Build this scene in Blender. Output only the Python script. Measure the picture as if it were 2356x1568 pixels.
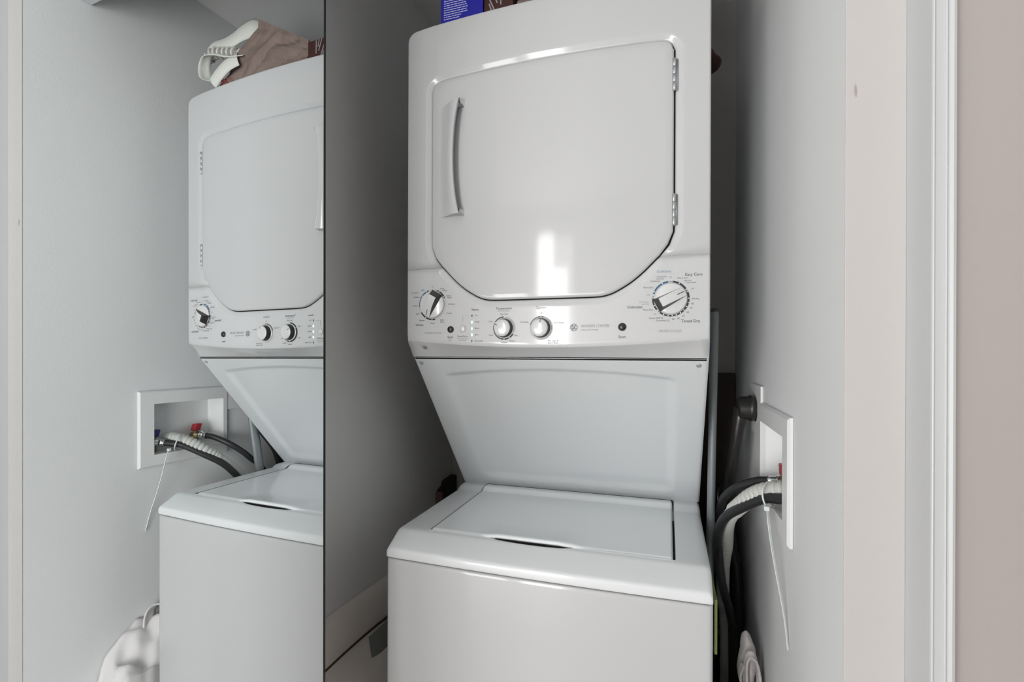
import bpy, math, random
from mathutils import Vector, Matrix, noise
random.seed(7)
sin, cos, pi = math.sin, math.cos, math.pi
for o in list(bpy.data.objects): bpy.data.objects.remove(o)
COL = bpy.context.scene.collection
H = 1.232            # eye height above the closet floor; shapes below give z relative to the eye
# ------------------------------------------------------------------ camera, world, lights
cam_d = bpy.data.cameras.new('camera'); cam = bpy.data.objects.new('camera', cam_d); COL.objects.link(cam)
cam_d.sensor_width = 36.0; cam_d.lens = 1123.08/2356*36; cam_d.shift_y = 28.8/2356; cam_d.clip_start = .02
cam.matrix_world = Matrix.Translation((.5343, -.8494, H)) @ Matrix.Rotation(math.radians(17.765), 4, 'Z') @ Matrix.Rotation(pi/2, 4, 'X') @ Matrix.Rotation(math.radians(.208), 4, 'Z')
sc = bpy.context.scene; sc.camera = cam
sc.view_settings.view_transform = 'Standard'; sc.view_settings.look = 'None'
sc.view_settings.gamma = 1; sc.view_settings.use_curve_mapping = False
sc.view_settings.exposure = 0.0
w = bpy.data.worlds.new('world'); sc.world = w; w.use_nodes = True
w.node_tree.nodes['Background'].inputs[0].default_value = (.75, .85, 1, 1)
w.node_tree.nodes['Background'].inputs[1].default_value = .6
def area(name, loc, rot, sx, sy, power, col):
    l = bpy.data.lights.new(name, 'AREA'); l.shape = 'RECTANGLE'; l.size = sx; l.size_y = sy; l.energy = power; l.color = col
    o = bpy.data.objects.new(name, l); COL.objects.link(o); o.location = loc; o.rotation_euler = rot; return o
# daylight through the tall glass door and an added low window beside it in the far wall, an added unseen fill light shining up
area('glass_door_daylight', (-.335, -2.93, H-.22), (pi/2, 0, 0), .36, 1.84, 23, (.995, .992, .99))
area('glass_door_daylight_upper', (-.415, -2.93, H+.85), (pi/2, 0, 0), .19, .28, 1.9, (.995, .992, .99))
area('added_window_light', (-1.22, -2.93, H-.56), (pi/2, 0, 0), 1.1, 1.2, 27.5, (.98, .993, 1))
area('fill_uplight', (.25, -1.35, H-.15), (pi, 0, 0), .4, .4, 4.2, (.96, .99, 1))

# ------------------------------------------------------------------ materials
def mat(name, col, rough=.5, metal=0., coat=0., spec=.5, bump=0., bscale=400., emit=None, estr=0., var=0., vscale=6., trans=0., sheen=0., coat_rough=.06):
    m = bpy.data.materials.new(name); m.use_nodes = True; nt = m.node_tree; b = nt.nodes['Principled BSDF']
    b.inputs['Base Color'].default_value = (*col, 1); b.inputs['Roughness'].default_value = rough
    b.inputs['Metallic'].default_value = metal; b.inputs['Coat Weight'].default_value = coat
    b.inputs['Coat Roughness'].default_value = coat_rough; b.inputs['Specular IOR Level'].default_value = spec
    b.inputs['Transmission Weight'].default_value = trans
    if sheen: b.inputs['Sheen Weight'].default_value = sheen
    tc = nt.nodes.new('ShaderNodeTexCoord')
    if var:
        n = nt.nodes.new('ShaderNodeTexNoise'); n.inputs['Scale'].default_value = vscale; n.inputs['Detail'].default_value = 5
        r = nt.nodes.new('ShaderNodeMapRange'); r.inputs['To Min'].default_value = 1-var; r.inputs['To Max'].default_value = 1+var
        mx = nt.nodes.new('ShaderNodeVectorMath'); mx.operation = 'SCALE'; mx.inputs[0].default_value = col
        nt.links.new(tc.outputs['Object'], n.inputs['Vector']); nt.links.new(n.outputs['Fac'], r.inputs['Value'])
        nt.links.new(r.outputs['Result'], mx.inputs['Scale']); nt.links.new(mx.outputs[0], b.inputs['Base Color'])
    if bump:
        n2 = nt.nodes.new('ShaderNodeTexNoise'); n2.inputs['Scale'].default_value = bscale; n2.inputs['Detail'].default_value = 3
        bp = nt.nodes.new('ShaderNodeBump'); bp.inputs['Strength'].default_value = bump; bp.inputs['Distance'].default_value = .002
        nt.links.new(tc.outputs['Object'], n2.inputs['Vector']); nt.links.new(n2.outputs['Fac'], bp.inputs['Height']); nt.links.new(bp.outputs[0], b.inputs['Normal'])
    if emit: b.inputs['Emission Color'].default_value = (*emit, 1); b.inputs['Emission Strength'].default_value = estr
    return m
M = dict(
 enamel=mat('white_enamel', (.560,.567,.576), .42, coat=.8, spec=.35, bump=.02, bscale=250, coat_rough=.075),
 plastic=mat('white_plastic', (.605,.612,.622), .36, coat=.9, spec=.4, coat_rough=.08),
 backp=mat('closet_paint_darkened', (.50,.49,.47), .85, spec=.25, bump=.12, bscale=180, var=.02, vscale=3), leftp=mat('closet_paint_lightened', (.86,.86,.85), .85, spec=.25, bump=.12, bscale=180, var=.012, vscale=3),  # closet paint copies: rear darkened as shade, left lightened where light falls short
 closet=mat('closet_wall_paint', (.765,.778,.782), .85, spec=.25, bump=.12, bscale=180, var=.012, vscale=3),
 ceil=mat('closet_ceiling_paint', (.80,.80,.795), .9, spec=.2, bump=.15, bscale=150),
 room=mat('room_wall_paint', (.455,.413,.398), .85, spec=.25, bump=.1, bscale=160, var=.015, vscale=4),
 stub=mat('wall_end_warm_tint', (.560,.540,.530), .7, spec=.3, bump=.1, bscale=140, var=.01, vscale=8),
 trim=mat('trim_paint', (.60,.617,.625), .38, spec=.5, bump=.03, bscale=60),
 floor=mat('floor_tile', (.42,.38,.34), .5, var=.1, vscale=9, bump=.05),
 mirror=mat('mirror_silver', (.92,.955,.962), .004, metal=1.),
 darkmetal=mat('dark_aluminium', (.05,.055,.05), .35, metal=.8),
 metal=mat('zinc_metal', (.50,.52,.53), .42, metal=.7),
 steel=mat('steel_fitting', (.62,.64,.64), .2, metal=1.),
 black=mat('black_plastic', (.02,.019,.018), .35, coat=.2),
 gasket=mat('black_gasket', (.012,.011,.010), .8, spec=.2),
 rubber=mat('black_rubber', (.02,.02,.021), .42, spec=.5, bump=.2, bscale=90, var=.2, vscale=40),
 greyhose=mat('pale_grey_hose', (.55,.56,.53), .45),
 tie=mat('clear_nylon', (.72,.77,.76), .35, coat=.2),
 boxplastic=mat('white_box_plastic', (.78,.79,.79), .4, spec=.4),
 red=mat('red_lever', (.38,.02,.03), .4), blue=mat('blue_lever', (.02,.02,.14), .4), brass=mat('brass', (.42,.34,.2), .35, metal=1.),
 ink=mat('dark_ink', (.035,.035,.04), .5), greyink=mat('grey_ink', (.16,.16,.17), .5), paleink=mat('pale_grey_ink', (.33,.33,.33), .5),
 blueink=mat('blue_ink', (.035,.12,.22), .5), palebl=mat('pale_blue_ink', (.20,.32,.43), .5), white=mat('white_ink', (.85,.85,.85), .5),
 ringgrey=mat('ring_grey', (.52,.53,.53), .5),
 led=mat('led_lens', (.7,.9,.85), .3, emit=(.45,1,.78), estr=1.6),
 knob=mat('knob_white', (.68,.69,.69), .25, coat=.5, coat_rough=.08),
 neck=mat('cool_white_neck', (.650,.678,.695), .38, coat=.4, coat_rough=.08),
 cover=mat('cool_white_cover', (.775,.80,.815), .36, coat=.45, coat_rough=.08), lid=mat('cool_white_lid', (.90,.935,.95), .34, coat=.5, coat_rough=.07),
 bluebox=mat('blue_carton', (.02,.02,.36), .4, spec=.5), lilac=mat('lilac_print', (.5,.53,.85), .5),
 maroon=mat('maroon_carton', (.060,.018,.015), .45, var=.5, vscale=14), kraft=mat('kraft_paper', (.235,.178,.155), .75, spec=.25, bump=.9, bscale=24, var=.30, vscale=16),
 kraftin=mat('kraft_inside', (.22,.15,.11), .9), redink=mat('red_marker', (.35,.03,.03), .6), ribbon=mat('white_ribbon', (.74,.75,.70), .8, bump=.2, bscale=600, sheen=.2),
 ribbed=mat('translucent_ribbed_plastic', (.72,.70,.66), .3, coat=.3), ribdark=mat('smoky_sleeve', (.35,.33,.31), .4),
 canvas=mat('beige_canvas', (.86,.79,.73), .9, spec=.15, bump=.15, bscale=500, var=.04, vscale=6, sheen=.2), seam=mat('brown_seam', (.10,.055,.03), .8),
 tab=mat('grey_fabric_tab', (.25,.26,.24), .6, var=.15, vscale=30), brown=mat('dark_brown_board', (.035,.018,.013), .55, var=.25, vscale=30), brownedge=mat('brown_board_edge', (.16,.09,.07), .6),
 cloth=mat('white_cotton_cloth', (.66,.62,.61), .9, bump=.3, bscale=300, spec=.2, sheen=.2), linen=mat('cream_linen', (.72,.70,.70), .9, bump=.15, bscale=220, spec=.15),
 bagblack=mat('black_polythene', (.006,.006,.008), .22, spec=.5), bar=mat('grey_bar', (.26,.28,.29), .45, metal=.3), green=mat('green_plastic', (.16,.20,.05), .5, bump=.3, bscale=300),
 smudge=mat('sticker_residue', (.22,.20,.18), .8, var=.3, vscale=300),
 pane=mat('glowing_pane', (1,1,1), .3, emit=(1,.96,.93), estr=3.2),
 lampglass=mat('lamp_diffuser', (1,1,1), .4, emit=(1,.96,.92), estr=2.2),
)

# ------------------------------------------------------------------ object helpers
ROOT = {}
def base_of(o):
    return ROOT.get(o.name, Vector((0,0,0))) if o else Vector((0,0,0))
def mk(name, verts, faces, mats, parent=None, label=None, cat=None, kind=None, group=None, smooth=False, mi=None, bevel=0., solid=0., bseg=2, angle=40):
    """one mesh object; verts are (x, y, z relative to the eye)"""
    vs = [Vector((v[0], v[1], v[2]+H)) for v in verts]
    if parent: b = base_of(parent)
    else:
        xs=[v.x for v in vs]; ys=[v.y for v in vs]; b = Vector(((min(xs)+max(xs))/2, (min(ys)+max(ys))/2, min(v.z for v in vs)))
    me = bpy.data.meshes.new(name); me.from_pydata([tuple(v-b) for v in vs], [], faces)
    if not isinstance(mats, (list, tuple)): mats = [mats]
    for m in mats: me.materials.append(m)
    if mi:
        for p, i in zip(me.polygons, mi): p.material_index = i
    if smooth:
        for p in me.polygons: p.use_smooth = True
    me.validate(); me.update()
    o = bpy.data.objects.new(name, me); COL.objects.link(o)
    if parent: o.parent = parent
    else: o.location = b
    ROOT[o.name] = b
    if solid: s = o.modifiers.new('t', 'SOLIDIFY'); s.thickness = solid; s.offset = 0
    if bevel:
        bv = o.modifiers.new('b', 'BEVEL'); bv.width = bevel; bv.segments = bseg; bv.limit_method = 'ANGLE'; bv.angle_limit = math.radians(angle)
        for p in me.polygons: p.use_smooth = True
        wn = o.modifiers.new('n', 'WEIGHTED_NORMAL'); wn.keep_sharp = True
    if label: o['label'] = label
    if cat: o['category'] = cat
    if kind: o['kind'] = kind
    if group: o['group'] = group
    return o
def thing(name, loc, label, cat=None, group=None, kind=None):
    o = bpy.data.objects.new(name, None); COL.objects.link(o); o.empty_display_size = .05
    b = Vector((loc[0], loc[1], loc[2]+H)); o.location = b; ROOT[o.name] = b; o['label'] = label
    if cat: o['category'] = cat
    if group: o['group'] = group
    if kind: o['kind'] = kind
    return o
def box(x0,x1,y0,y1,z0,z1):
    v=[(x,y,z) for x in (x0,x1) for y in (y0,y1) for z in (z0,z1)]
    return v, [(0,1,3,2),(4,6,7,5),(0,4,5,1),(2,3,7,6),(0,2,6,4),(1,5,7,3)]
def boxes(*bs):
    V=[];F=[]
    for b in bs:
        v,f=box(*b); n=len(V); V+=v; F+=[tuple(i+n for i in q) for q in f]
    return V,F
def merge(*parts):
    V=[];F=[]
    for v,f in parts:
        n=len(V); V+=list(v); F+=[tuple(i+n for i in q) for q in f]
    return V,F
def spline(P, n):
    P=[Vector(p) for p in P]; out=[]
    for i in range(len(P)-1):
        p0=P[max(i-1,0)];p1=P[i];p2=P[i+1];p3=P[min(i+2,len(P)-1)]
        for k in range(n):
            t=k/n; out.append(.5*((2*p1)+(p2-p0)*t+(2*p0-5*p1+4*p2-p3)*t*t+(3*p1-p0-3*p2+p3)*t**3))
    out.append(P[-1]); return out
def tube(P, r, seg=14, caps=True):
    """P list of points, r number or function of index fraction"""
    P=[Vector(p) for p in P]; n=len(P); V=[];F=[]
    T=[(P[min(i+1,n-1)]-P[max(i-1,0)]).normalized() for i in range(n)]
    N=T[0].orthogonal().normalized()
    for i in range(n):
        N=(N-T[i]*N.dot(T[i])).normalized(); B=T[i].cross(N)
        rr=r(i) if callable(r) else r
        for k in range(seg):
            a=2*pi*k/seg; V.append(tuple(P[i]+(N*cos(a)+B*sin(a))*rr))
    for i in range(n-1):
        for k in range(seg): F.append((i*seg+k,i*seg+(k+1)%seg,(i+1)*seg+(k+1)%seg,(i+1)*seg+k))
    if caps: F.append(tuple(range(seg))[::-1]); F.append(tuple((n-1)*seg+k for k in range(seg)))
    return V,F
def lathe(c, axis, prof, seg=40):
    """prof: list of (dist along axis, radius)"""
    A=Vector(axis).normalized(); U=A.orthogonal().normalized(); W_=A.cross(U); c=Vector(c); V=[];F=[]
    for d,r in prof:
        for k in range(seg):
            a=2*pi*k/seg; V.append(tuple(c+A*d+(U*cos(a)+W_*sin(a))*r))
    for i in range(len(prof)-1):
        for k in range(seg): F.append((i*seg+k,i*seg+(k+1)%seg,(i+1)*seg+(k+1)%seg,(i+1)*seg+k))
    F.append(tuple(range(seg))[::-1]); F.append(tuple((len(prof)-1)*seg+k for k in range(seg)))
    return V,F
def prism_z(poly, z0, z1):
    n=len(poly); V=[(x,y,z0) for x,y in poly]+[(x,y,z1) for x,y in poly]
    return V,[(i,(i+1)%n,n+(i+1)%n,n+i) for i in range(n)]+[tuple(range(n))[::-1],tuple(range(n,2*n))]
def prism_x(poly, x0, x1):
    n=len(poly); V=[(x0,y,z) for y,z in poly]+[(x1,y,z) for y,z in poly]
    return V,[(i,(i+1)%n,n+(i+1)%n,n+i) for i in range(n)]+[tuple(range(n))[::-1],tuple(range(n,2*n))]
def prism_y(poly, y0, y1):
    n=len(poly); V=[(x,y0,z) for x,z in poly]+[(x,y1,z) for x,z in poly]
    return V,[(i,(i+1)%n,n+(i+1)%n,n+i) for i in range(n)]+[tuple(range(n))[::-1],tuple(range(n,2*n))]
def grid(fn, nu, nv):
    V=[tuple(fn(i/nu,j/nv)) for j in range(nv+1) for i in range(nu+1)]
    F=[(j*(nu+1)+i,j*(nu+1)+i+1,(j+1)*(nu+1)+i+1,(j+1)*(nu+1)+i) for j in range(nv) for i in range(nu)]
    return V,F
def sst(a,b,x):
    t=min(1,max(0,(x-a)/(b-a))); return t*t*(3-2*t)

# ------------------------------------------------------------------ the setting
FZ=-H; XL=-.195; XR=.723; YB=.735; CZ=1.055; RCZ=1.20
mk('floor', *box(-2.6,2.6,-3.1,.85,FZ-.05,FZ), M['floor'], kind='structure', label='tiled floor of the closet and the room')
# right closet wall with the opening of the valve box, its free end tinted to carry the warm room light
oy0,oy1,oz0,oz1=.0585,.262,-.2755,-.1365
t=thing('wall_right',(.75,.25,FZ),'pale grey closet side wall behind the valve box and hoses',kind='structure')
mk('wall_panel', *boxes((XR,.78,-.213,oy0-.004,FZ,CZ),(XR,.78,oy1+.004,YB,FZ,CZ),(XR,.78,oy0-.004,oy1+.004,oz1+.004,CZ),(XR,.78,oy0-.004,oy1+.004,FZ,oz0-.004)), M['closet'], t)
mk('wall_end', *box(XR-.0006,.7799,-.2150,-.2125,FZ,1.19), M['stub'], t, label='narrow white end face of the wall, warm room light put into its colour, lightly marked', bevel=.001)
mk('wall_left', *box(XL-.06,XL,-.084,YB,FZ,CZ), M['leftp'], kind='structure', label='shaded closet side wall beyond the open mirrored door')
mk('wall_back', *box(XL-.06,.85,YB,YB+.06,FZ,CZ), M['backp'], kind='structure', label='back wall of the closet behind the machine, shade put into its colour')
mk('ceiling', *box(XL-.06,.85,-.084,YB+.06,CZ,CZ+.04), M['ceil'], kind='structure', label='shaded closet ceiling')
mk('wall_header', *box(-.125,XR-.002,-.2150,-.084,.863,RCZ), M['trim'], kind='structure', label='lintel over the closet opening')
mk('wall_front_left', *box(-2.5,-.13,-.258,-.084,FZ,RCZ), M['room'], kind='structure')
mk('wall_front_right', *box(.801,2.5,-.258,-.10,FZ,RCZ), M['room'], kind='structure', label='beige pink wall at the right of the door casing')
# casing: side face, bead, hollow and outer round
prof=[(.7796,-.2148),(.7796,-.2672),(.7802,-.2690),(.7812,-.2696),(.7822,-.2690),(.7828,-.2678),(.7900,-.2676),(.7904,-.2690),(.7914,-.2698),(.7924,-.2690),(.7930,-.2680),(.7940,-.2692),(.7965,-.2702),(.7990,-.2694),(.8000,-.2668),(.8004,-.2578),(.8004,-.2148)]
mk('trim_1', *prism_z(prof,FZ,1.195), M['trim'], kind='structure', label='moulded white door casing at the right of the closet opening')
mk('trim_2', *prism_z([(-.06-x+.65-.005 ,y) for x,y in prof],FZ,.90), M['trim'], kind='structure', label='moulded white door casing hidden behind the mirrored door')
mk('baseboard_right', *box(.8015,2.45,-.272,-.259,FZ,FZ+.09), M['trim'], kind='structure')
mk('scuff_mark',[(.7302,-.2156,.298),(.7318,-.2156,.302),(.7330,-.2156,.294),(.7322,-.2156,.286),(.7306,-.2156,.290)],[(0,1,2,3,4)],mat('scuff',(.42,.37,.34),.8),t)
mk('paint_chip',[(.7968,-.2708,-.3395),(.7994,-.2704,-.3375),(.8000,-.2700,-.3440),(.7985,-.2706,-.3455)],[(0,1,2,3)],mat('chip',(.30,.24,.17),.8),bpy.data.objects['trim_1'])
# the room behind the camera
mk('ceiling_room', *box(-2.6,2.6,-3.1,-.258,RCZ,RCZ+.05), M['ceil'], kind='structure')
mk('wall_room_left', *box(-2.6,-2.5,-3.1,-.1,FZ,RCZ), M['closet'], kind='structure')
mk('wall_room_right', *box(2.5,2.6,-3.1,-.1,FZ,RCZ), M['closet'], kind='structure')
mk('wall_room_back', *boxes((-2.6,-1.80,-3.1,-3.0,FZ,RCZ),(-1.80,-.64,-3.1,-3.0,.07,RCZ),(-.64,-.60,-3.1,-3.0,FZ,RCZ),(-.07,2.6,-3.1,-3.0,FZ,RCZ),(-.60,-.07,-3.1,-3.0,1.0,RCZ)), M['closet'], kind='structure')
t=thing('added_window_1',(-1.22,-3.03,FZ),'wide low window added behind the photographer as a light source',kind='structure')  # unseen window, added to carry the light from the left
mk('added_window_frame', *boxes((-1.80,-1.77,-3.06,-2.98,FZ,.07),(-.67,-.64,-3.06,-2.98,FZ,.07),(-1.77,-.67,-3.06,-2.98,.04,.07),(-1.77,-.67,-3.06,-2.98,FZ,FZ+.04)), M['trim'], t)
mk('pane', *box(-1.77,-.67,-3.045,-3.035,FZ+.04,.04), M['pane'], t)
t=thing('door_2',(-.335,-3.03,FZ),'tall narrow glazed door behind the photographer',kind='structure')
mk('door_frame', *boxes((-.60,-.57,-3.06,-2.98,FZ,1.0),(-.10,-.07,-3.06,-2.98,FZ,1.0),(-.57,-.10,-3.06,-2.98,.97,1.0),(-.57,-.10,-3.06,-2.98,FZ,FZ+.03)), M['trim'], t)
mk('pane', *box(-.57,-.10,-3.045,-3.035,FZ+.03,.97), M['pane'], t)
t=thing('ceiling_light',(-1.55,-1.55,1.16),'flat round ceiling light of the room','light')
mk('housing', *lathe((-1.55,-1.55,1.1995),(0,0,-1),[(0,.19),(.020,.19),(.026,.182)],40), M['trim'], t, smooth=True); mk('diffuser', *lathe((-1.55,-1.55,1.1745),(0,0,-1),[(0,.175),(.010,.17),(.018,.14),(.022,.08)],40), M['lampglass'], t, smooth=True)

# ------------------------------------------------------------------ mirrored bifold door, folded open at the left
ma=math.radians(2.445); nx,ny=cos(ma),-sin(ma); MD=-.0491
def mp(y,off=0.):   # point of the mirror plane at depth y, pushed back by off
    x=(MD+sin(ma)*y)/cos(ma); return (x-off*nx, y-off*ny)
d=thing('door_1',(*mp(-.33),FZ),'mirrored bifold closet door folded open at the left, reflecting the machine',kind='structure')
def slab(ya,yb,o0,o1,z0,z1): return prism_z([mp(ya,o0),mp(yb,o0),mp(yb,o1),mp(ya,o1)],z0,z1)
tilt=math.tan(math.radians(.19))
def tl(vf):  # the leaf leans by a fifth of a degree
    return [(x-z*tilt,y,z) for x,y,z in vf[0]],vf[1]
mk('mirror_glass', *tl(slab(-.5562,-.1185,0.,.003,-1.20,.85)), M['mirror'], d, label='clear mirror glass filling the door leaf')
mk('frame', *tl(merge(slab(-.1184,-.1155,-.0012,.022,-1.215,.857),slab(-.5593,-.5563,-.0012,.022,-1.215,.857),slab(-.5563,-.1184,-.0012,.022,.8501,.857),slab(-.5563,-.1184,-.0012,.022,-1.215,-1.2001))), M['darkmetal'], d, label='thin dark metal edge strip')
mk('door_leaf', *tl(slab(-.556,-.1186,.0035,.0215,-1.2,.85)), M['trim'], d)
mk('door_leaf', *prism_z([(-.090,-.545),(-.108,-.545),(-.124,-.126),(-.106,-.126)],-1.215,.857), M['trim'], d)

# ------------------------------------------------------------------ stacked washer and dryer
W=.605; XC=W/2
def face(x,off=0.):
    u=(x-XC)/XC; return .0779-.0135*(1-u*u)+off
R=thing('washer_dryer',(XC,.35,FZ),'white stacked laundry centre with a dryer above a top-loading washer','washer dryer')
# cabinet: one extrusion of the side outline
cab=[(.665,.676),(.665,FZ+.02),(.012,FZ+.02),(.012,-.404),(.412,-.362),(.412,-.356),(.132,-.0125),(.132,.02),(.100,.03),(.100,.676)]
mk('cabinet', *prism_x(cab,.0025,W-.0025), M['enamel'], R, bevel=.002)
for x in (.05,.555):
    for y in (.06,.6): mk('foot', *lathe((x,y,FZ),(0,0,1),[(0,.018),(.012,.02),(.02,.012),(.03,.012)],16), M['black'], R)
# door outline, symmetric about the centre line
half=[(.0598,.30),(.0598,.2350),(.0606,.2200),(.0640,.2065),(.0725,.1925),(.0885,.1745),(.1140,.1487),(.1347,.1315),(.1549,.1188),(.1698,.1112),(.1830,.1072),(.2010,.1052),(.2500,.1048),(XC,.1048)]
top=[(.0598,.30),(.0598,.5420),(.0612,.5510),(.0650,.5588),(.0721,.5640),(.0820,.5672),(.1166,.5690),(.1666,.5702),(.23,.5712),(XC,.5716)]
def mirror_pts(p): return [(W-x,z) for x,z in p]
def samp(path, n):
    L=[0]
    for a,b in zip(path,path[1:]): L.append(L[-1]+math.dist(a,b))
    out=[]
    for k in range(n+1):
        s=L[-1]*k/n; i=0
        while i<len(path)-2 and L[i+1]<s: i+=1
        u=(s-L[i])/max(1e-9,L[i+1]-L[i]); out.append((path[i][0]*(1-u)+path[i+1][0]*u, path[i][1]*(1-u)+path[i+1][1]*u))
    return out
SZ=.1773
def smooth2(path,k=6):
    return [(v.x,v.y) for v in spline([(x,z,0) for x,z in path],k)]
hl=smooth2(half)                         # from left mid side down to bottom centre
iS=min(range(len(hl)),key=lambda i:abs(hl[i][1]-SZ)); hl[iS]=(hl[iS][0],SZ)
tp=smooth2(top)
n1,n2,n3=16,5,26
# upper inner path: split left -> up -> top left corner -> top centre
ul=hl[:iS+1][::-1]; upleft=ul+tp[1:]
ksplit=min(range(len(upleft)),key=lambda i: math.dist(upleft[i],(.0605,.548))); ksp2=min(range(len(upleft)),key=lambda i: math.dist(upleft[i],(.084,.5675)))
segA=samp(upleft[:ksplit+1],n1); segB=samp(upleft[ksplit:ksp2+1],n2); segC=samp(upleft[ksp2:],n3)
halfU=segA+segB[1:]+segC[1:]
inU=halfU+mirror_pts(halfU[:-1])[::-1]
rc=.02; e=.0045                            # outer corner radius, edge rounding
oA=samp([(e,SZ),(e,.6635)],n1); oB=[(e+.0185-.0185*cos(a), .6635+.017*sin(a)) for a in [pi/2*k/n2 for k in range(n2+1)]]
oC=samp([(e+.0185,.6805),(.06,.6825),(.15,.6835),(XC,.6842)],n3)
halfO=oA+oB[1:]+oC[1:]; outU=halfO+mirror_pts(halfO[:-1])[::-1]
# lower (control panel)
dl=hl[iS:]
kd=min(range(len(dl)),key=lambda i: math.dist(dl[i],(.183,.1072)))
lA=samp(dl[:kd+1],14); lB=samp(dl[kd:],22); halfL=lA+lB[1:]; inL=halfL+mirror_pts(halfL[:-1])[::-1]
def lipz(x): u=(x-XC)/XC; return .0290-.0165*(1-u*u)
qA=samp([(e,SZ),(e,.0295)],14); qB=samp([(e,.0295)]+[(e+(XC-e)*k/20,lipz(e+(XC-e)*k/20)) for k in range(1,21)],22)
halfQ=qA+qB[1:]; outL=halfQ+mirror_pts(halfQ[:-1])[::-1]
def normals(path, sgn, closed=False):
    n=len(path); out=[]
    for i in range(n):
        a=path[max(i-1,0)]; b=path[min(i+1,n-1)]; tx,tz=b[0]-a[0],b[1]-a[1]; l=math.hypot(tx,tz) or 1
        out.append((-tz/l*sgn, tx/l*sgn))
    return out
def front_shell(name, inner, outer, nin, nout_prof, dz, mat_):
    """loft from the door pocket out to the rim; dz shifts the split line rows"""
    n=len(inner); rows=[]
    P=[(-.0008,.014),(-.0004,.0075),(.0012,.0048),(.0040,.0036),(.0075,.0022),(.0105,.0008),(.0125,.0001),(.0150,0.)]
    def fix(i,x,z):
        if i in (0,n-1): z=SZ+dz
        return x,z
    for off,dep in P:
        rows.append([(lambda q:(q[0],face(q[0],dep),q[1]))(fix(i,inner[i][0]+nin[i][0]*off,inner[i][1]+nin[i][1]*off)) for i in range(n)])
    last=[(r[0],r[2]) for r in rows[-1]]
    K=9
    for k in range(1,K+1):
        u=k/K; row=[]
        for i in range(n):
            x=last[i][0]*(1-u)+outer[i][0]*u; z=last[i][1]*(1-u)+outer[i][1]*u; x,z=fix(i,x,z); row.append((x,face(x),z))
        rows.append(row)
    for row in nout_prof(outer,fix): rows.append(row)
    V=[v for r in rows for v in r]; F=[]
    for j in range(len(rows)-1):
        for i in range(n-1): F.append((j*n+i,j*n+i+1,(j+1)*n+i+1,(j+1)*n+i))
    # flange behind the split line at both ends
    for i in (0,n-1):
        idx=[j*n+i for j in range(len(rows))]; b0=len(V)
        for j in idx: V.append((V[j][0],V[j][1]+.010,V[j][2]))
        for k in range(len(idx)-1): F.append((idx[k],b0+k,b0+k+1,idx[k+1]))
    o=mk(name,V,F,mat_,R,smooth=True); return o
nU=normals(inU,1); nL=normals(inL,-1)
# make sure normals point away from the door centre
cx,cz=XC,.33
def away(path,N): return [(a,b) if (a*(p[0]-cx)+b*(p[1]-cz))>0 else (-a,-b) for p,(a,b) in zip(path,N)]
nU=away(inU,nU); nL=away(inL,nL)
def rimU(outer,fix):
    n=len(outer); N=away(outer,normals(outer,1)); rows=[]
    N[0]=(-1,0); N[-1]=(1,0)
    for o_,b_ in [(.0014,.0002),(.0028,.0012),(.0038,.0026),(.0043,.0045),(.0045,.012),(.0045,.04)]:
        rows.append([(lambda q:(q[0],face(outer[i][0])+b_,q[1]))(fix(i,outer[i][0]+N[i][0]*o_,outer[i][1]+N[i][1]*o_)) for i in range(n)])
    return rows
def rimL(outer,fix):
    n=len(outer); rows=[]
    for k,(o_,b_) in enumerate([(.0014,.0002),(.0028,.0012),(.0038,.0030),(.0043,.006),(.0045,.012),(.0045,.040)]):
        u=[.04,.12,.28,.5,.75,1.][k]; bu=[.03,.12,.30,.55,.78,1.][k]; row=[]
        for i in range(n):
            x,z=outer[i]; side=-1 if x<XC else 1
            isb = 14<=i<=n-15
            if isb:
                cornerw = 1 if i in (14,n-15) else 0
                zz=z*(1-u)+(-.0072)*u; yy=face(x)*(1-bu)+.1065*bu
                xx=x+side*o_*cornerw + (x-XC)/XC*e*u*(1-cornerw)*.98
                row.append((xx,yy,zz))
            else:
                xx,zz=fix(i,x+side*o_,z); row.append((xx,face(x)+b_,zz))
        rows.append(row)
    return rows
front_shell('dryer_front', inU, outU, nU, rimU, .0002, M['enamel'])
panel=front_shell('control_panel', inL, outL, nL, rimL, -.0002, M['plastic'])
# gasket ring showing as the dark gap round the door
full=inU[:-1]+inL[::-1][:-1]
ring_o=full; nf=len(full)
Nf=away(full,normals(full,1))
V=[(x+a*.004,face(x,.0085),z+b*.004) for (x,z),(a,b) in zip(full,Nf)]+[(x-a*.012,face(x,.0085),z-b*.012) for (x,z),(a,b) in zip(full,Nf)]
mk('door_gasket',V,[(i,(i+1)%nf,nf+(i+1)%nf,nf+i) for i in range(nf)],M['gasket'],R,smooth=True)
# drum door
def doorrow(ins,dep,sc_=1.):
    row=[]
    for (x,z),(a,b) in zip(full,Nf):
        g=.0016+.0006*(b<-.3)+.0012*(a>.8)-.0006*(b>.6)
        X=x-a*(ins+g); Z=z-b*(ins+g)
        if sc_<1: X=cx+(X-cx)*sc_; Z=cz+(Z-cz)*sc_
        row.append((X,face(X,dep-.0006),Z))
    return row
rows=[doorrow(.0004,.011),doorrow(0,.0055),doorrow(.0003,.0038),doorrow(.0012,.0018),doorrow(.0026,.0006),doorrow(.0042,.0)]
for s_ in (.95,.88,.8,.7,.6,.5,.4,.3,.2,.1,.03): rows.append(doorrow(.0042,0.,s_))
V=[v for r in rows for v in r]; F=[(j*nf+i,j*nf+(i+1)%nf,(j+1)*nf+(i+1)%nf,(j+1)*nf+i) for j in range(len(rows)-1) for i in range(nf)]
F.append(tuple((len(rows)-1)*nf+i for i in range(nf)))
door=mk('dryer_door',V,F,M['enamel'],R,smooth=True,label='broad white drum door with cut-off lower corners')
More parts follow.
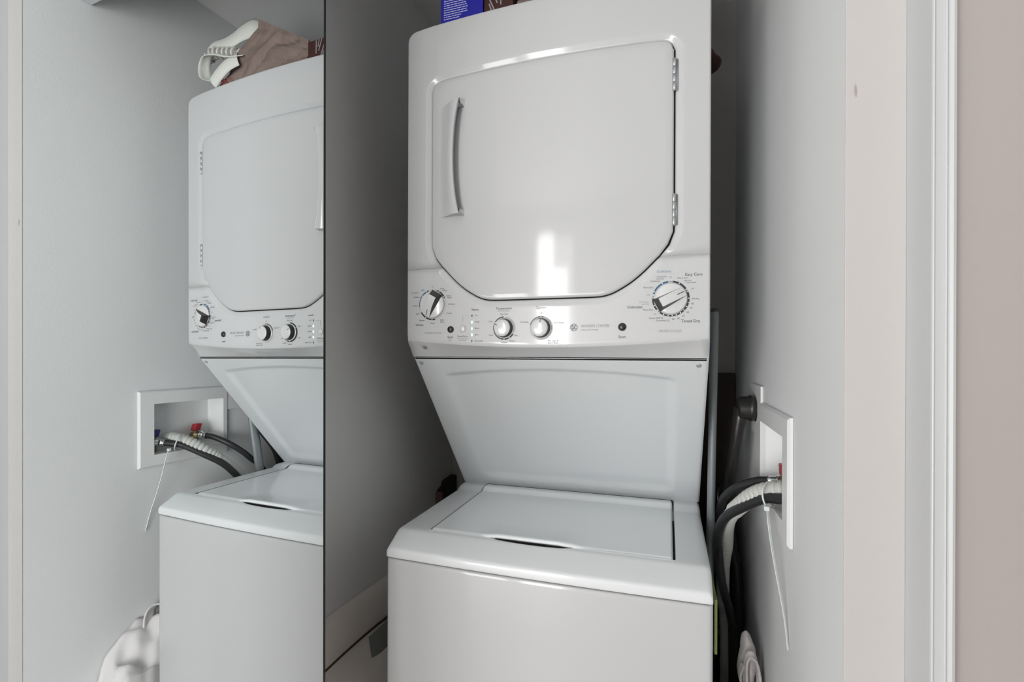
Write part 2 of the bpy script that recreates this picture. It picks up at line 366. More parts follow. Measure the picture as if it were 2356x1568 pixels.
# door handle: a wing lifting off the door towards its right edge, closed at both ends
zt,zb=.5090,.2815
def hx(v): return .1338-.0135*(1-(2*v-1)**2)**.8
def hf(u,v):
    z=zb+(zt-zb)*v+ (.0035*u if v>.5 else 0)
    x=.0795+(hx(v)-.0795)*u
    lift=.0215*sst(0,.9,u)*(.90+.10*(1-(2*v-1)**2)); return (x,face(x,-.0008-lift),z)
V,F=grid(hf,14,30); n=15
# thickness: inner skin
Vi=[(x-.0005,y+.0045,z) for x,y,z in V]; off=len(V); F2=[tuple(i+off for i in q)[::-1] for q in F]
edge=[(j*n+14,(j+1)*n+14,(j+1)*n+14+off,j*n+14+off) for j in range(30)]
VV=V+Vi; FF=F+F2+edge
# end walls down to the door
for j,sg in ((0,1),(30,-1)):
    row=[V[j*n+i] for i in range(n)]; b0=len(VV)
    for x,y,z in row: VV.append((x,y,z))
    for x,y,z in row: VV.append((x+.004*(x>.12),face(x,0),z))
    for x,y,z in row: VV.append((x+.003*(x>.12),face(x,0),z+sg*.011))
    for x,y,z in row: VV.append((x,y+.003,z+sg*.009))
    for i in range(n-1):
        for q in range(3): FF.append((b0+q*n+i,b0+q*n+i+1,b0+(q+1)*n+i+1,b0+(q+1)*n+i))
    FF.append((b0+n-1,b0+2*n-1,b0+3*n-1,b0+4*n-1))
mk('handle',VV,FF,M['plastic'],door,smooth=True,label='slightly greyer arched pull handle')
# hinges
for z0,z1 in ((.4735,.5295),(.2315,.2865)):
    V=[];F=[]; k=4; hgt=(z1-z0)/k
    parts=[lathe((.5428,face(.5428,-.0005),z0+hgt*q+.0003),(0,0,1),[(0,.0029),(.0004,.0034),(hgt-.0010,.0034),(hgt-.0006,.0029)],14) for q in range(k)]
    parts.append(lathe((.5428,face(.5428,-.0005),z0-.0012),(0,0,1),[(0,.0015),(.0008,.0024),(z1-z0+.0016,.0024),(z1-z0+.0024,.0015)],12))
    parts.append(box(.5455,.5490,.0745,.0775,z0,z1))
    mk('hinge',*merge(*parts),M['metal'],R,smooth=True)

mk('seam_gasket', *box(.004,W-.004,.1090,.1160,-.0125,-.0045), M['gasket'], R, label='dark seam line under the control panel')
# neck: embossed panel sloping back to the washer
Y0,Z0,Y1,Z1=.1068,-.0089,.3905,-.3521; SL=math.hypot(Y1-Y0,Z1-Z0); ny_,nz_=-(Z0-Z1)/SL,-(Y1-Y0)/SL   # outward (towards viewer, down)
ny_,nz_=-(Z0-Z1)/SL,-(Y1-Y0)/SL
def neckd(x,s):
    ts=.0765+.042*((x-XC)/.24)**2
    a=sst(ts-.012,ts+.016,s)*(1-sst(.885,.935,s))*sst(.058,.080,x)*(1-sst(.530,.552,x)); return a*.0065
NX=[0,.0008,.0025,.005]+[.005+(.595)*k/110 for k in range(1,110)]+[.600,.6025,.6042,.605]
NS=[0,.004,.012]+[.012+.976*k/90 for k in range(1,90)]+[.988,.996,1.]
V=[]
for s in NS:
    for x in NX:
        ed=min(x,W-x); rd=.0035*(1-min(1,ed/.005))**2+.003*(1-min(1,s/.012))**2*1.0
        dd=neckd(x,s)+rd
        V.append((x,Y0+(Y1-Y0)*s-ny_*dd,Z0+(Z1-Z0)*s-nz_*dd))
nn=len(NX); F=[(j*nn+i,j*nn+i+1,(j+1)*nn+i+1,(j+1)*nn+i) for j in range(len(NS)-1) for i in range(nn-1)]
# returns along both sides
for i,sg in ((0,0),(nn-1,0)):
    b0=len(V)
    for j in range(len(NS)): x,y,z=V[j*nn+i]; V.append((x,y+.012,z+.0))
    for j in range(len(NS)-1): F.append((j*nn+i,(j+1)*nn+i,b0+j+1,b0+j))
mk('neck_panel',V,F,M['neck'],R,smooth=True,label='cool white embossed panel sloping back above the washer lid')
for x in (.0150,.5880):
    s=.0352; c=(x,Y0+(Y1-Y0)*s,Z0+(Z1-Z0)*s)
    V,F=lathe(c,(0,ny_,nz_),[(-.002,.0048),(.0006,.0048),(.0016,.0042),(.0022,.0030),(.0018,.0026),(.0018,.0012),(.0022,.0010)],20)
    mk('screw',V,F,M['metal'],R,smooth=True)

# washer: top cover with a well for the lid
def wbow(x): u=(x-XC)/XC; return -.006*(1-u*u)
LX0,LX1,LY0,LY1=.0690,.5475,.0560,.3830
def ctop(y):
    return -.3620+ (.0018*sst(.05,.34,y)) + .0085*sst(.345,.360,y)
prof_c=[(.0010,-.4049),(.0002,-.4030),(0,-.4000),(0,-.3925),(.0006,-.3895),(.0022,-.3868),(.0050,-.3846),(.02,-.3765),(.0400,-.3655),(.0440,-.3636),(.0490,-.3624)]
ys=[LY0]+[LY0+(LY1-LY0)*k/24 for k in range(1,24)]+[LY1,.3925]
prof_c+= [(y,ctop(y)) for y in ys]
jw0=11; 
cxs=[0,.0006,.0020,.0045,.0080,.014,.03,.05,LX0-.0012,LX0]+[LX0+(LX1-LX0)*k/30 for k in range(1,30)]+[LX1,LX1+.0012,.56,.575,.591,.597,.6005,.603,.6044,.605]
def cpt(x,y,z):
    ed=min(x,W-x); r=.008; rd=0
    if ed<r: rd=r-math.sqrt(max(0,r*r-(r-ed)**2))
    b=wbow(x)*max(0,1-y/.056)
    zz=z-rd*(1 if z>-.392 else 0); 
    yy=y+b+(rd*.35 if y<.03 else 0)
    return (x,yy,zz)
V=[cpt(x,y,z) for y,z in prof_c for x in cxs]; n=len(cxs); F=[]
i0=cxs.index(LX0); i1=cxs.index(LX1); j1=len(prof_c)-2
for j in range(len(prof_c)-1):
    for i in range(n-1):
        if jw0<=j<j1 and i0<=i<i1: continue
        F.append((j*n+i,j*n+i+1,(j+1)*n+i+1,(j+1)*n+i))
# well walls and floor
loop=[j*n+i0 for j in range(jw0,j1+1)]+[j1*n+i for i in range(i0+1,i1+1)]+[j*n+i1 for j in range(j1-1,jw0-1,-1)]+[jw0*n+i for i in range(i1-1,i0,-1)]
b0=len(V)
for q in loop: x,y,z=V[q]; V.append((x,y,z-.016))
L=len(loop); F+=[(loop[k],loop[(k+1)%L],b0+(k+1)%L,b0+k) for k in range(L)]; F.append(tuple(b0+k for k in range(L)))
# side skirts
for i in (0,n-1):
    idx=[j*n+i for j in range(len(prof_c))]; b1=len(V)
    for q in idx: x,y,z=V[q]; V.append((x,max(y,.002),-.4049))
    for k in range(len(idx)-1): F.append((idx[k],idx[k+1],b1+k+1,b1+k))
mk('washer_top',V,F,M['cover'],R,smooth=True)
mk('lid_well_gasket',*boxes((LX0+.0004,LX1-.0004,LY0+.0004,LY1-.0006,-.3778,-.3735)),M['gasket'],R)
# lid with its scooped finger lip
def lidf(u,v):
    x=LX0+.0003+(LX1-.0040-LX0-.0003)*u
    bump=sst(.165,.225,x)*(1-sst(.335,.405,x))
    y0=LY0+.0035-.0035*(1-((x-XC)/XC)**2)-.0085*bump
    y=y0+(.3795-y0)*v
    edx=min(x-LX0-.0003,LX1-.0040-x); r=.005; rd=r-math.sqrt(max(0,r*r-(r-min(r,edx))**2))
    dy=y-y0; r2=.0075; rd2=(r2-math.sqrt(max(0,r2*r2-(r2-min(r2,dy))**2)))*1.0
    z=ctop(y)+.0012+.0090*bump*max(0,1-dy/.08)**1.5-rd-rd2
    return (x,y,z)
us=[0,.002,.005,.009,.014]+[.014+.972*k/60 for k in range(1,60)]+[.986,.991,.995,.998,1]
vs_=[0,.002,.006,.012,.02,.03]+[.03+.94*k/40 for k in range(1,40)]+[.97,.985,.995,1]
V=[lidf(u,v) for v in vs_ for u in us]; n=len(us); F=[(j*n+i,j*n+i+1,(j+1)*n+i+1,(j+1)*n+i) for j in range(len(vs_)-1) for i in range(n-1)]
bd=[i for i in range(n)]+[j*n+n-1 for j in range(1,len(vs_))]+[(len(vs_)-1)*n+i for i in range(n-2,-1,-1)]+[j*n for j in range(len(vs_)-2,0,-1)]
b0=len(V)
for q in bd:
    x,y,z=V[q]; bump=sst(.165,.225,x)*(1-sst(.335,.405,x)) if y<.07 else 0
    V.append((x,y+(.004 if y<.07 else 0),z-.0035-.0022*bump))
F+=[(bd[k],bd[(k+1)%len(bd)],b0+(k+1)%len(bd),b0+k) for k in range(len(bd))]
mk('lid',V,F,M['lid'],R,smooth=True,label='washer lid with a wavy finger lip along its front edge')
# black sheet laid on the cover as the shade of the finger recess
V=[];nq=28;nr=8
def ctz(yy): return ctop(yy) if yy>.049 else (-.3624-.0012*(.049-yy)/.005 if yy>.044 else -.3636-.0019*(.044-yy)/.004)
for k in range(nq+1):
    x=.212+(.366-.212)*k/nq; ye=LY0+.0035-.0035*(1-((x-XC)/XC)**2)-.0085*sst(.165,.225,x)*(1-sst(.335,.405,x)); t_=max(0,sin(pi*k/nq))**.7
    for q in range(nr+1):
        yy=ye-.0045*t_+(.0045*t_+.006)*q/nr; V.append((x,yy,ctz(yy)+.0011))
mk('finger_recess_shade',V,[(a*(nr+1)+q,(a+1)*(nr+1)+q,(a+1)*(nr+1)+q+1,a*(nr+1)+q+1) for a in range(nq) for q in range(nr)],M['gasket'],R,smooth=True,label='black sheet standing for the shade in the finger recess below the lip of the lid')
mk('lid_hinge_gasket',*box(LX0+.002,LX1-.003,.3805,.3850,-.3600,-.3509),M['gasket'],R)
# washer front
def wf(u,v):
    return None
fx=[0,.0006,.0022,.005,.009]+[.009+.587*k/40 for k in range(1,40)]+[.596,.600,.6028,.6044,.605]
fz=[-.4068,-.4072,-.4085,-.4110,-.4150]+[-.4150-.80*k/10 for k in range(1,11)]
V=[]
for k,z in enumerate(fz):
    for x in fx:
        ed=min(x,W-x); r=.009; rd=r-math.sqrt(max(0,r*r-(r-min(r,ed))**2))
        rz=[.006,.0035,.0015,.0004,0][k] if k<5 else 0
        V.append((x,wbow(x)+rd+rz+.0008,z))
n=len(fx); F=[(j*n+i,j*n+i+1,(j+1)*n+i+1,(j+1)*n+i) for j in range(len(fz)-1) for i in range(n-1)]
for i in (0,n-1):
    b1=len(V)
    for j in range(len(fz)): x,y,z=V[j*n+i]; V.append((x,.05,z))
    for j in range(len(fz)-1): F.append((j*n+i,(j+1)*n+i,b1+j+1,b1+j))
mk('washer_front',V,F,M['enamel'],R,smooth=True,label='plain white front panel of the washer')

# ---- controls
def arc(c,r0,r1,a0,a1,m,name='dial_ring',lift=.0004,parent=panel):
    n=max(6,int(abs(a1-a0)/5)); V=[]
    for k in range(n+1):
        a=math.radians(a0+(a1-a0)*k/n)
        for r in (r0,r1): x=c[0]+r*cos(a); V.append((x,face(x,-lift),c[1]+r*sin(a)))
    F=[(2*k,2*k+1,2*k+3,2*k+2) for k in range(n)]
    return (V,F)
def dots(c,r,angs,rad): 
    out=[]
    for a in angs:
        a=math.radians(a); X=c[0]+r*cos(a); Z=c[1]+r*sin(a)
        V=[(X+rad*cos(q*pi/4),face(X,-.0007),Z+rad*sin(q*pi/4)) for q in range(8)]; out.append((V,[tuple(range(8))]))
    return out
def rings(c,sets,blackdots,whitedots,r,drad=.0011):
    for s in sets: mk('dial_ring',*arc(c,r-.0030,r,s[0],s[1],None),M[s[2]],panel)
    for q in dots(c,r-.0015,whitedots,drad): mk('dial_mark',*q,M['white'],panel)
    for q in dots(c,r-.0015,blackdots,drad*.8): mk('dial_mark',*q,M['ink'],panel)
dL=(.0640,.1015); dR=(.5379,.0996); dT=(.2248,.0503); dO=(.3002,.0495)
rings(dL,[(-78,-153,'ink'),(193-360,108-360,'blueink'),(70,24,'ink'),(108,70,'ringgrey'),(24,-78,'ringgrey')],[90],[118,143,190,208,238,268,60,30],.0325)
rings(dR,[(84,34,'ink'),(21,-127,'ink'),(219,178,'ink'),(163,98,'blueink'),(98,84,'ringgrey'),(34,21,'ringgrey')],[90,27,171,228],[62,0,-14,-28,-43,-57,-72,-85,-98,-113,118,155,203],.0322)
rings(dT,[(90,330,'ink'),(330-360,90,'ringgrey')],[],[90,150,270,300,330],.0232)
rings(dO,[(78,165,'greyink'),(165,438,'ringgrey')],[],[90,20],.0232)
def dial(c,ang):
    """selector dial: skirt disc, wedge grip bar (white top, black flanks), pointer line"""
    y=face(c[0]); k=mk('control_knob',*lathe((c[0],y-.0002,c[1]),(0,-1,0),[(0,.0278),(.003,.0280),(.0045,.0272),(.0052,.0262),(.0056,.0255)],48),[M['knob'],M['black']],panel,smooth=True,label='round selector dial with a black-sided grip bar')
    for p in k.data.polygons:
        if p.index<48: p.material_index=1
    ca,sa=cos(ang),sin(ang)
    def P(l,wd,h): return (c[0]+ca*l-sa*wd, y-h, c[1]+sa*l+ca*wd)
    V=[];wt=.0084
    prof=[(-.0275,-.0205,.0178,.0128),(-.0200,-.0185,.0186,.0126),(-.010,-.010,.0182,.0118),(.004,.004,.0160,.0106),(.018,.018,.0100,.0092),(.0262,.0262,.0058,.0086)]
    for lb,lt,h,wb in prof:
        V+= [P(lb,-wb,.0050),P(lt,-wt,h),P(lt,wt,h),P(lb,wb,.0050)]
    F=[];mi=[]
    for j in range(len(prof)-1):
        a=4*j;b=a+4
        F+= [(a,a+1,b+1,b),(a+1,a+2,b+2,b+1),(a+2,a+3,b+3,b+2)]; mi+=[1,0,1]
        if j==0: mi[-2]=1
    F+= [(0,3,2,1)]; mi+=[1]; q=4*(len(prof)-1); F+=[(q,q+1,q+2,q+3)]; mi+=[0]
    mk('control_knob_grip',V,F,[M['knob'],M['black']],panel,mi=mi,bevel=.0006,bseg=2,angle=35)
    V=[P(.0125,-.0006,.0130),P(.0125,.0006,.0130),P(.0250,.0006,.0068),P(.0250,-.0006,.0068)]
    mk('pointer_line',V,[(0,1,2,3)],M['ink'],panel)
dial(dL,math.radians(-118)); dial(dR,math.radians(27))
def rknob(c,ang,tiltx=0.):
    y=face(c[0]); V,F=lathe((c[0],y-.0002,c[1]),(0,-1,0),[(0,.0206),(.0022,.0206),(.0028,.0198),(.0030,.0190),(.0034,.0187),(.0120,.0172),(.0140,.0167),(.0153,.0152),(.0162,.0128),(.0168,.0092),(.0171,.0045),(.0172,.0008)],48)
    mi=[]; seg=48
    for j in range(11): mi+= [1 if j in (3,4,5) else 0]*seg
    mk('control_knob',V,F,[M['knob'],M['black']],panel,mi=mi+[0,0],smooth=True,label='small round domed knob with a black side')
    ca,sa=cos(ang),sin(ang); V=[]
    for r,h in ((.0100,.0168),(.0128,.0163),(.0153,.0152),(.0166,.0137)):
        for s_ in (-.0006,.0006): V.append((c[0]+ca*r-sa*s_,y-h-.0004,c[1]+sa*r+ca*s_))
    mk('pointer_line',V,[(0,1,3,2),(2,3,5,4),(4,5,7,6)],M['ink'],panel)
rknob(dT,math.radians(152)); rknob(dO,math.radians(80))
def button(c,r,m,lab=None,h=.005):
    mk('start_button' if m=='black' else 'rinse_button',*lathe((c[0],face(c[0],0),c[1]),(0,-1,0),[(0,r),(h*.3,r),(h*.6,r*.9),(h*.85,r*.65),(h*.98,r*.3),(h,r*.05)],28),M[m],panel,smooth=True,label=lab)
button((.4532,.0496),.0073,'black','round black start button'); button((.1070,.0491),.0070,'black','round black start button')
button((.1345,.0502),.0068,'knob','pale round rinse button',.003)
mk('button_rim',*arc((.1345,.0502),.0070,.0076,0,360,None),M['ringgrey'],panel)
for z,m in ((.0763,'ink'),(.0631,'led'),(.0502,'led'),(.0375,'led'),(.0249,'ink')):
    s_=1.0 if m=='ink' else 1.15; x=.1550
    V,F=box(x-.0011*s_,x+.0011*s_,face(x,-.0008),face(x,.001),z-.0023*s_,z+.0023*s_)
    mk('status_light',V,F,M[m],panel,bevel=.0006,label='lit green status light' if m=='led' else None)
V,F=boxes((.1345,.1515,face(.143,-.0004),face(.143,.001),.0759,.0762),(.1343,.1346,face(.1345,-.0004),face(.1345,.001),.0627,.0762))
mk('guide_line',V,F,M['paleink'],panel)

# ---- lettering on the panel
_tmp=[]
def text(s,x,z,size,m='greyink',align='CENTER',width=None,shear=0.,name='lettering',fn=None,parent=None,bold=0.):
    cu=bpy.data.curves.new('t','FONT'); cu.body=s; cu.size=size; cu.align_x=align; cu.align_y='CENTER'; cu.shear=shear; cu.resolution_u=3; cu.offset=bold
    o=bpy.data.objects.new('t',cu); COL.objects.link(o); _tmp.append((o,x,z,m,width,name,fn,parent or panel))
def flush_text():
    bpy.context.view_layer.update(); dg=bpy.context.evaluated_depsgraph_get()
    for o,x,z,m,width,name,fn,par in _tmp:
        me=bpy.data.meshes.new_from_object(o.evaluated_get(dg)); vs=[v.co.copy() for v in me.vertices]; fs=[tuple(p.vertices) for p in me.polygons]
        if vs and fs:
            s=1.
            if width: s=width/max(1e-6,max(v.x for v in vs)-min(v.x for v in vs))
            if fn: V=[fn(x+v.x*s,z+v.y) for v in vs]
            else: V=[(x+v.x*s,face(x+v.x*s,-.0004),z+v.y) for v in vs]
            mk(name,V,fs,M[m],par)
        bpy.data.objects.remove(o); bpy.data.meshes.remove(me)
    _tmp.clear()
S=.0043
for s,x,z,sz,m in [
 ('Off',.0637,.1388,.0034,'paleink'),('Drain',.0868,.1342,S,'greyink'),('& Spin',.0925,.1300,S,'greyink'),('Speed',.1018,.1187,S,'greyink'),('Wash',.1039,.1144,S,'greyink'),
 ('Delicates',.1088,.1014,S,'greyink'),('Casuals',.1032,.0828,S,'greyink'),('Bulky',.0866,.0691,S,'greyink'),('Items',.0873,.0649,S,'greyink'),('Heavy',.0640,.0629,S,'greyink'),
 ('Medium',.0383,.0691,S,'greyink'),('Light',.0277,.0834,S,'greyink'),('Whites',.0324,.0595,.0068,'ink'),('Heavy',.0214,.1006,S,'greyink'),('Medium',.0247,.1185,S,'greyink'),
 ('Colors',.0210,.1283,.0068,'palebl'),('Light',.0400,.1330,S,'greyink'),('Start',.1063,.0329,.0072,'ink'),('Pause',.1060,.0270,.0040,'paleink'),
 ('Deep Rinse',.1339,.0349,.0050,'greyink'),('Press after cycle',.1339,.0303,.0036,'paleink'),('has started',.1340,.0267,.0036,'paleink'),
 ('Status',.1620,.0884,.0064,'ink'),('Lid Locked',.1699,.0250,S,'greyink'),
 ('All Cold Rinses',.2236,.0842,.0040,'paleink'),('Tap Cold',.2242,.0780,.0046,'greyink'),('Cold',.1961,.0638,.0045,'greyink'),('Cool',.1965,.0366,.0045,'greyink'),
 ('Colors',.2246,.0217,.0045,'greyink'),('Warm',.2416,.0247,.0045,'greyink'),('Hot',.2495,.0356,.0045,'greyink'),('Options',.3001,.0886,.0064,'greyink'),('Off',.3001,.0779,.0040,'paleink'),
 ('Pre Soak',.2670,.0615,.0045,'greyink'),('Extra Rinse',.3350,.0590,.0045,'greyink'),('Pre Soak &',.3242,.0248,.0045,'greyink'),('Extra Rinse',.3242,.0206,.0045,'greyink'),
 ('Delicates',.4757,.0854,.0072,'ink'),('Easy Care',.5767,.1418,.0072,'ink'),('Timed Dry',.5716,.0589,.0072,'ink'),('Start',.4528,.0313,.0070,'ink'),
 ('Cool Down',.5223,.1396,.0036,'greyink'),('Less Dry',.5198,.1357,.0036,'greyink'),('Optimum',.5112,.1318,S,'greyink'),('Off',.5371,.1378,.0038,'paleink'),('More Dry',.5578,.1360,S,'greyink'),
 ('Less Dry',.5665,.1312,.0036,'greyink'),('Cool Down',.5725,.1275,.0036,'greyink'),('Off',.5745,.1163,.0040,'paleink'),('90 Min.',.5805,.0984,.0046,'greyink'),('80',.5750,.0898,.0044,'greyink'),
 ('70',.5725,.0820,.0044,'greyink'),('60',.5670,.0747,.0044,'greyink'),('50',.5597,.0680,.0044,'greyink'),('40',.5510,.0638,.0044,'greyink'),('30',.5423,.0624,.0044,'greyink'),
 ('Dewrinkle 20',.5241,.0602,S,'greyink'),('Quick Fluff 10',.5125,.0648,S,'greyink'),('Off',.5105,.0720,.0036,'paleink'),('More Dry',.4988,.0801,S,'greyink'),('Less Dry',.4941,.0907,.0036,'paleink'),
 ('Cool Down',.4918,.0946,.0036,'paleink'),('Off',.4993,.1070,.0040,'paleink'),('More Dry',.4990,.1205,S,'greyink')]:
    text(s,x,z,sz,m)
for s,x,z in (('On',.1613,.0765),('Wash',.1613,.0636),('Rinse',.1613,.0507),('Spin',.1613,.0378)): text(s,x,z,.0046,'greyink','LEFT')
text('Temperature',.2240,.0892,.0066,'ink',width=.0336); text('Cottons',.5260,.1488,.0070,'palebl',width=.0238)
text('WASHER CYCLES',.0648,.0423,.0056,'paleink',width=.0395); text('DRYER CYCLES',.5371,.0413,.0060,'paleink',width=.0386)
text('WASHER | DRYER',.4036,.0520,.0078,'paleink',width=.0522); text('Auto Load Sensing',.3778,.0451,.0042,'paleink',align='LEFT')
flush_text()
# round emblem with curling monogram
lc=(.3640,.0497)
em=[arc(lc,.0062,.0071,0,360,None)]
def stroke2(pts,wd,off=.0006):
    V=[];F=[]
    for i,(x,z) in enumerate(pts):
        a=pts[max(i-1,0)]; b=pts[min(i+1,len(pts)-1)]; tx,tz=b[0]-a[0],b[1]-a[1]; l=math.hypot(tx,tz) or 1
        for s_ in (-1,1): X=x-tz/l*wd*s_/2; V.append((X,face(X,-off),z+tx/l*wd*s_/2))
    return V,[(2*i,2*i+1,2*i+3,2*i+2) for i in range(len(pts)-1)]
def curl(pts,wd): 
    return stroke2([(v.x,v.y) for v in spline([(lc[0]+a*.001,lc[1]+b*.001,0) for a,b in pts],5)],wd)
em+= [curl([(-.2,2.6),(-1.6,3.6),(-3.2,2.2),(-3.6,-.4),(-2.4,-2.6),(-.8,-1.8),(-.6,.2),(-2,.2)],.0009), curl([(3.4,2.4),(2.2,3.6),(1,2.4),(1.6,.8),(2.6,.4),(1.2,.2),(.6,-1.4),(1.8,-2.8),(3.4,-1.8)],.0009), curl([(-.6,.2),(-.4,-3),(-1.6,-4.2),(-3,-3.8)],.0008)]
for k in range(4):
    a=pi/4+k*pi/2; em.append(curl([(5.6*cos(a-.45),5.6*sin(a-.45)),(4.7*cos(a-.1),4.7*sin(a-.1)),(5.2*cos(a+.35),5.2*sin(a+.35)),(6.6*cos(a+.2),6.6*sin(a+.2))],.0008))
mk('emblem',*merge(*em),M['greyink'],panel,label='small round monogram emblem in grey')
# residue of a sticker on the lower lip
V=[];c=(.0415,.0975,.0130)
pts=[(-.0035,.0035),(-.001,.0028),(.0028,.0022),(.0045,-.0002),(.0020,-.0030),(-.0005,-.0026),(-.0028,-.0005)]
def lipp(x,z):   # point on the slanting lower lip
    f=(.0250-z)/(.0250+.0072); return (x, face(x)+ (.1065-face(x))*f*.85-.0030, z)
mk('sticker_residue',[lipp(.0400+a,.0115+b) for a,b in pts],[tuple(range(7))],M['smudge'],panel)
mk('sticker_residue',[lipp(.0318+a,.0120+b) for a,b in ((-.0015,.003),(.0012,.0028),(.0016,-.001),(.0004,-.0032),(.0000,.001))],[(0,1,2,3,4)],M['ringgrey'],panel)

# ------------------------------------------------------------------ valve box in the right wall
vb=thing('valve_box',(XR,.15,-.31),'white recessed washing machine valve box in the right wall','valve box')
py0,py1,pz0,pz1=.0201,.2780,-.3080,-.1003
def rect_ring(o,i,x0,x1):
    (a0,a1,b0,b1),(c0,c1,d0,d1)=o,i
    V=[(x0,a0,b0),(x0,a1,b0),(x0,a1,b1),(x0,a0,b1),(x1,c0,d0),(x1,c1,d0),(x1,c1,d1),(x1,c0,d1)]
    return V,[(k,(k+1)%4,4+(k+1)%4,4+k) for k in range(4)]
o1=(py0,py1,pz0,pz1); o2=(py0+.004,py1-.004,pz0+.004,pz1-.004); i1_=(oy0,oy1,oz0,oz1)
V,F=merge(rect_ring(o1,o1,XR-.0005,XR-.005),rect_ring(o1,o2,XR-.005,XR-.0085),rect_ring(o2,i1_,XR-.0085,XR-.0085),rect_ring(i1_,i1_,XR-.0085,XR+.002))
mk('face_plate',V,F,M['boxplastic'],vb,bevel=.0012)
bk=(oy0+.004,oy1-.010,oz0+.004,oz1-.004)
V,F=rect_ring(i1_,bk,XR+.002,XR+.046); V+=[]; F.append((4,5,6,7)); mk('recess',V,F,M['boxplastic'],vb,bevel=.004,bseg=3)
# valves with coloured quarter-turn levers and hose nuts
def valve(y,z,lever,lab):
    P_=[lathe((.750,y,z),(-1,0,0),[(-.012,.009),(0,.009),(.001,.0115),(.010,.0115),(.011,.008),(.016,.008)],20), lathe((.748,y,z-.02),(0,0,1),[(-.010,.008),(.034,.008),(.036,.005),(.044,.005)],16)]
    v=mk('valve',*merge(*P_),M['brass'],vb,smooth=True)
    V,F=box(.738,.756,y-.011,y+.009,z+.014,z+.034); V=[(x,yy+(.006 if zz>z+.02 else 0),zz) for x,yy,zz in V]
    mk('lever',V,F,M[lever],v,bevel=.002,label=lab)
valve(.196,-.2440,'red','red valve lever'); valve(.076,-.2460,'blue','dark blue valve lever')
# hoses
ht=thing('water_hose',(.70,.22,-.30),'black rubber hose from the red-lever valve, the rear one','hose',group='washer supply hoses')
pts=spline([(.738,.205,-.2450),(.716,.215,-.2478),(.700,.224,-.2530),(.668,.246,-.2730),(.6495,.277,-.3020),(.6445,.305,-.3300),(.6440,.340,-.3620),(.640,.385,-.44),(.634,.425,-.55),(.642,.455,-.66),(.645,.458,-1.15)],8)
mk('hose_tube',*tube(pts,.0084,16),M['rubber'],ht,smooth=True)
mk('hose_nut',*lathe((.742,.2045,-.2449),(-1,.3,-.08),[(0,.0120),(.007,.0125),(.008,.0100),(.020,.0098),(.0225,.0104),(.023,.009)],20),M['steel'],ht,smooth=True)
ct=thing('water_hose',(.70,.10,-.30),'black rubber hose from the blue-lever valve, the front one under the zip tie','hose',group='washer supply hoses')
pts=spline([(.736,.083,-.2470),(.718,.105,-.2520),(.698,.127,-.2600),(.664,.172,-.2950),(.645,.205,-.3220),(.636,.232,-.3520),(.634,.258,-.3850),(.640,.300,-.4350),(.650,.325,-.51),(.672,.365,-.60),(.680,.398,-.70),(.682,.403,-1.15)],8)
mk('hose_tube',*tube(pts,.0092,16),M['rubber'],ct,smooth=True)
mk('hose_nut',*lathe((.745,.0775,-.2458),(-1,.85,-.18),[(0,.0125),(.006,.0130),(.007,.0102),(.022,.0098),(.0245,.0106),(.025,.009)],20),M['steel'],ct,smooth=True)
dt=thing('drain_hose',(.70,.15,-.30),'pale grey corrugated drain hose between the two black hoses','hose')
cp=spline([(.748,.118,-.2400),(.725,.122,-.2400),(.700,.138,-.2500),(.682,.160,-.2680),(.668,.188,-.2930),(.660,.206,-.3090)],26)
mk('corrugated_cuff',*tube(cp,lambda i:.0160 if i%8<4 else (.0136 if i%8 in(5,6) else .0150),20),M['greyhose'],dt,smooth=True)
cp=spline([(.6610,.204,-.3070),(.654,.232,-.3320),(.6520,.262,-.3640),(.655,.300,-.41),(.654,.348,-.48),(.660,.405,-.58),(.670,.448,-.68),(.672,.450,-1.15)],44)
mk('hose_tube',*tube(cp,lambda i:.0140 if i%4<2 else .0131,16),M['greyhose'],dt,smooth=True)
zt_=thing('zip_tie',(.70,.09,-.40),'clear nylon zip tie round the hoses with a long hanging tail','zip tie')
c0=Vector((.7065,.1180,-.2505)); ax=Vector((-.72,.60,-.25)).normalized(); u_=ax.orthogonal().normalized(); w_=ax.cross(u_)
loop=[tuple(c0+(u_*cos(a)*.0230+w_*sin(a)*.0195)-ax*0) for a in [2*pi*k/36 for k in range(37)]]
V,F=tube(loop,.0016,8); mk('tie_loop',V,F,M['tie'],zt_,smooth=True)
mk('tie_head',*box(.692,.701,.082,.090,-.2690,-.2610),M['tie'],zt_,bevel=.0015)
tail=spline([(.6985,.088,-.262),(.6985,.080,-.285),(.7030,.072,-.33),(.7100,.062,-.38),(.7170,.050,-.43),(.7205,.040,-.478)],6)
V=[]; 
for i,p in enumerate(tail): 
    for s_ in (-1,1): V.append((p.x+s_*(.0022-.0012*i/len(tail)),p.y+s_*(.0022-.0010*i/len(tail)),p.z))
mk('tie_tail',V,[(2*i,2*i+1,2*i+3,2*i+2) for i in range(len(tail)-1)],M['tie'],zt_,solid=.0012)

